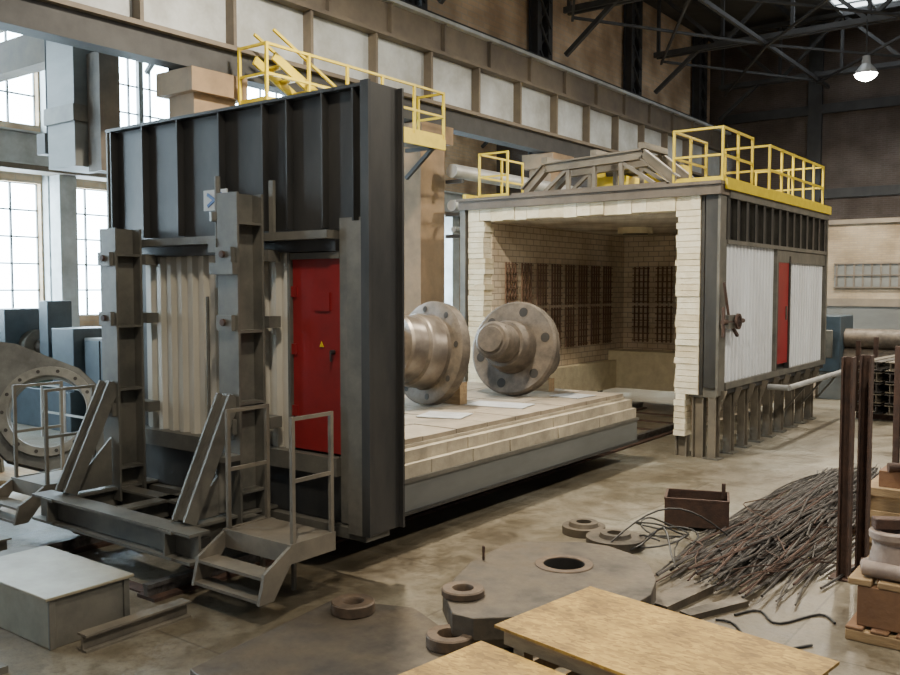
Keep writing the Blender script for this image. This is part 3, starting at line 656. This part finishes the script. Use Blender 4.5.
b.obox((px-.3,py+.3,.68),(.5,.2,.22),.3,'casting'); b.cyl((px-.5,py-.38,.64),(px+.2,py-.42,.64),.07,'casting',14); b.obox((px-.3,py-.1,1.02),(.36,.14,.1),.5,'rust')
b.done(.01)

b=MB('buffer_cover_box')
b.box(-8.95,-7.47,4.05,4.83,0,.45,'boxgrey'); b.box(-9.0,-7.42,4.0,4.88,.45,.48,'boxgrey'); b.box(-7.47,-7.44,4.04,4.10,0,.45,'steel'); b.box(-7.47,-7.44,4.78,4.84,0,.45,'steel'); b.box(-7.47,-7.455,4.1,4.78,.0,.44,'steel')
b.done(.008)
b=MB('channel_section'); b.hbeam((-7.2,4.2,.08),(-7.2,5.3,.08),.14,.16,'beige',t=.02); b.done()
b=MB('steel_offcuts')
for x,y0,y1,w in ((-9.6,3.6,5.1,.3),(-10.3,4.0,5.1,.25),(-10.9,4.6,5.2,.2)): b.hbeam((x,y0,.2),(x,y1,.2),w,.22,'beige',t=.02)
b.box(-11.0,-9.3,4.4,4.6,0,.09,'steel'); b.box(-11.0,-9.1,4.95,5.15,0,.09,'steel'); b.box(-9.2,-8.1,5.0,5.2,0,.1,'beige')
b.done()
b=MB('hand_winch'); b.cyl((-7.75,3.25,.26),(-7.35,3.45,.26),.14,'cable',18); b.cyl((-7.6,3.3,.26),(-7.5,3.36,.26),.2,'steel',20); b.box(-7.85,-7.3,3.15,3.6,0,.06,'steel'); b.beam((-7.8,3.3,.06),(-7.8,3.3,.35),.08,.08,'steel'); b.done()

# big casting on the left
b=MB('ring_casting')
C=V((-14.1,7.75,1.12)); nrm=V((.75,-.55,.3)).normalized(); sr=V((0,0,1)).cross(nrm).normalized(); up=nrm.cross(sr)
fr=lambda a,c,h: C+sr*a+up*c+nrm*h
out=[(1.5,-1.0),(1.45,-.75),(1.1,-.2),(.8,.35),(.45,.72),(0,.92),(-.5,1.15),(-1.1,1.25),(-1.5,1.1),(-1.4,.6),(-1.0,0),(-.9,-.4),(-.6,-.75),(0,-.95),(.6,-1.0),(1.1,-1.1)]
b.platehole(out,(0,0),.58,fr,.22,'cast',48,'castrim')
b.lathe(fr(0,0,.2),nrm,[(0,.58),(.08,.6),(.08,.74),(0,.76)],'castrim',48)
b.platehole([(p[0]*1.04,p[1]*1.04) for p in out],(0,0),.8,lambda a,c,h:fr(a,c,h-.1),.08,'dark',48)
for a,c in ((-1.1,.95),(1.2,-.8)): b.lathe(fr(a,c,.21),nrm,[(0,0),(.06,0),(.06,.14),(0,.16)],'castrim',24)
for i in range(14):
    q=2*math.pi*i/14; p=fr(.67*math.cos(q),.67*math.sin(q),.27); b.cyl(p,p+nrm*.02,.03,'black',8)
b.beam(fr(.2,-.85,-.05),(C.x,C.y+.3,.1),.2,.3,'wood'); b.beam(fr(-.9,.2,-.1),(C.x-.9,C.y-.4,.1),.12,.12,'steel')
b.obox((-14.1,7.85,.05),(3.0,1.1,.1),.6,'wood')
b.done()
b=MB('safety_fence')
for i in range(6):
    x=-18.5+i*.9; b.beam((x,10.0,0),(x,10.0,1.1),.04,.04,'pipe',(0,1,0))
for z in (.55,1.12): b.beam((-18.5,10.0,z),(-14.0,10.0,z),.04,.04,'pipe')
b.done()
def bench(x,y,w,d,k='blue'):
    b=MB('workbench'); b.box(x-w/2,x+w/2,y-d/2,y+d/2,.85,.92,'beige')
    for sx in (-1,1):
        for sy in (-1,1): b.box(x+sx*(w/2-.1)-.05,x+sx*(w/2-.1)+.05,y+sy*(d/2-.1)-.05,y+sy*(d/2-.1)+.05,0,.85,k)
    b.box(x-w/2+.2,x-w/2+.8,y-d/2+.05,y+d/2-.05,.35,.85,k); b.box(x-.1,x+.3,y-.15,y+.15,.92,1.12,'steel'); b.done()
bench(-16.6,12.2,2.2,.9); bench(-16.2,14.4,2.4,1.0,'green')
b=MB('machine_tool')
oy=1.7
b.box(-22.2,-18.4,8.9+oy,10.2+oy,0,.9,'blue'); b.box(-22.2,-21.0,8.8+oy,10.3+oy,.9,2.7,'blue'); b.cyl((-21.0,9.5+oy,1.8),(-20.7,9.5+oy,1.8),.4,'steel',24); b.box(-19.3,-18.4,9.0+oy,10.1+oy,.9,2.3,'blue'); b.cyl((-19.3,9.5+oy,1.8),(-19.6,9.5+oy,1.8),.12,'bright',12); b.cyl((-20.7,9.5+oy,1.8),(-19.6,9.5+oy,1.8),.18,'bright',16); b.box(-20.5,-19.9,8.95+oy,10.15+oy,.9,1.5,'green'); b.box(-20.2,-19.8,9.2+oy,9.8+oy,1.5,2.9,'blue')
b.done(.02)
b=MB('machine_tool')
b.box(-21.5,-19.5,14.5,16.5,0,1.1,'blue'); b.box(-21.3,-20.4,14.8,16.2,1.1,3.4,'blue'); b.box(-20.4,-19.6,15.1,15.9,2.3,3.1,'steel'); b.cyl((-20,15.5,2.3),(-20,15.5,1.5),.1,'bright',12); b.done(.02)
b=MB('control_cabinet')
b.box(-18.3,-17.0,10.9,11.5,.1,2.1,'skirt'); b.box(-18.25,-17.68,10.87,10.9,.2,2.05,'blue'); b.box(-17.62,-17.05,10.87,10.9,.2,2.05,'blue'); b.box(-18.28,-17.02,10.95,11.45,0,.1,'dark'); b.done(.01)
b=MB('storage_cabinet')
for i in range(3): b.box(-19.2+i*1.0,-18.25+i*1.0,19,19.6,0,1.9,'skirt'); b.box(-19.15+i*1.0,-18.3+i*1.0,18.97,19.0,.1,1.85,'pipe')
b.done()
b=MB('crate_stack')
for x,y,z,w,h in ((-15,22.6,0,1.8,1.0),(-15.1,22.6,1.0,1.4,.8),(-16.9,23,0,1.5,1.4),(-14.8,25.5,0,1.6,1.2),(-17.5,27,0,2,2.0)):
    b.box(x-w/2,x+w/2,y-.6,y+.6,z+.08,z+h,'wood'); 
    for q in (-.4,.4): b.box(x-w/2,x+w/2,y+q-.05,y+q+.05,z,z+.08,'wood')
    for q in (-w/2,0,w/2-.1): b.box(x+q,x+q+.1,y-.63,y-.6,z+.08,z+h,'brown')
b.done()
b=MB('packed_goods')
b.box(-15.2,-13.9,17.6,19.4,.1,1.3,'paper'); b.box(-15.1,-14.0,20.2,21.3,.1,1.7,'paper'); b.box(-15.2,-13.9,17.7,17.9,0,.1,'wood'); b.box(-15.2,-13.9,19.1,19.3,0,.1,'wood'); b.box(-15.1,-14.0,20.3,21.2,0,.1,'wood'); b.done(.05)

# right background
b=MB('annex_building')
b.box(-8.0,6,31.5,35.75,0,5.3,'annex'); b.box(-8.1,6,31.4,35.75,5.3,5.45,'girder2'); b.box(-8.0,6,31.4,31.5,2.6,2.85,'girder2'); b.box(-8.0,6,31.46,31.5,0,2.6,'skirt')
b.done()
b=MB('window_10')
for i in range(2):
    x=-7.6+i*2.8; b.box(x,x+2.3,31.44,31.48,3.2,4.0,'skirt')
    for j in range(9): b.box(x+.05+j*.27,x+.1+j*.27,31.40,31.44,3.2,4.0,'roofedge')
    for z in (3.2,3.6,3.98): b.box(x,x+2.3,31.38,31.40,z,z+.04,'roofedge')
b.done()
b=MB('roller_machine')
b.box(-7.2,-2.6,27.0,28.2,0,.8,'skirt'); b.box(-7.2,-6.3,26.9,28.4,.8,2.4,'blue'); b.box(-3.4,-2.6,26.9,28.4,.8,2.3,'blue')
for z in (1.2,1.75): b.cyl((-6.3,27.5,z),(-3.4,27.5,z),.28,'forged',20)
b.box(-6.9,-6.5,26.85,26.9,1.2,2.0,'steel'); b.done(.02)
b=MB('stacked_steel_sections')
for j in range(5):
    for i in range(6): b.hbeam((-4.9+i*.3,23.2,.28+j*.26),(-4.6+i*.3,26.2,.28+j*.26),.22,.22,'rod' if (i+j)%2 else 'beige',t=.02)
for y in (23.6,25.6):
    b.box(-5.1,-2.4,y-.08,y+.08,0,.16,'rust')
    for x in (-5.1,-2.45): b.beam((x,y,0.16),(x,y,1.9),.1,.1,'rust',(0,1,0))
b.done()
b=MB('tool_cabinet'); b.box(-3.0,-2.2,18.6,19.4,.08,1.5,'green'); b.box(-2.95,-2.25,18.56,18.6,.15,1.45,'green'); b.box(-3.05,-2.15,18.5,19.45,1.5,1.54,'steel'); b.cyl((-2.4,19,1.54),(-2.4,19,2.2),.09,'green',14); b.cyl((-2.7,19,1.54),(-2.7,19,2.1),.07,'pipe',14)
for x in (-2.95,-2.35): b.box(x,x+.1,18.65,19.35,0,.08,'steel')
b.done(.01)
b=MB('scrap_pile')
for i in range(30):
    x=random.uniform(-2.2,-.6); y=random.uniform(15.4,17.0); b.obox((x,y,random.uniform(.06,.6)),(random.uniform(.2,.9),random.uniform(.06,.25),random.uniform(.04,.12)),random.uniform(0,3),random.choice(('rust','plate','rod','beige')),random.uniform(-.3,.3))
b.done()

# ------------------------------------------------------------------ world, camera
w=bpy.data.worlds.new('ambient_fill'); bpy.context.scene.world=w; w.use_nodes=True  # even ambient fill, added through the open right and rear sides
bg=w.node_tree.nodes['Background']; bg.inputs[0].default_value=(.90,.93,.98,1); bg.inputs[1].default_value=.30
cam=bpy.data.cameras.new('camera'); co=bpy.data.objects.new('camera',cam); bpy.context.scene.collection.objects.link(co)
cam.sensor_width=36; cam.lens=35.64; cam.clip_end=200; co.location=(0,0,3.2); co.rotation_euler=(math.radians(90-3.18),0,math.atan2(.6,.8))
bpy.context.scene.camera=co
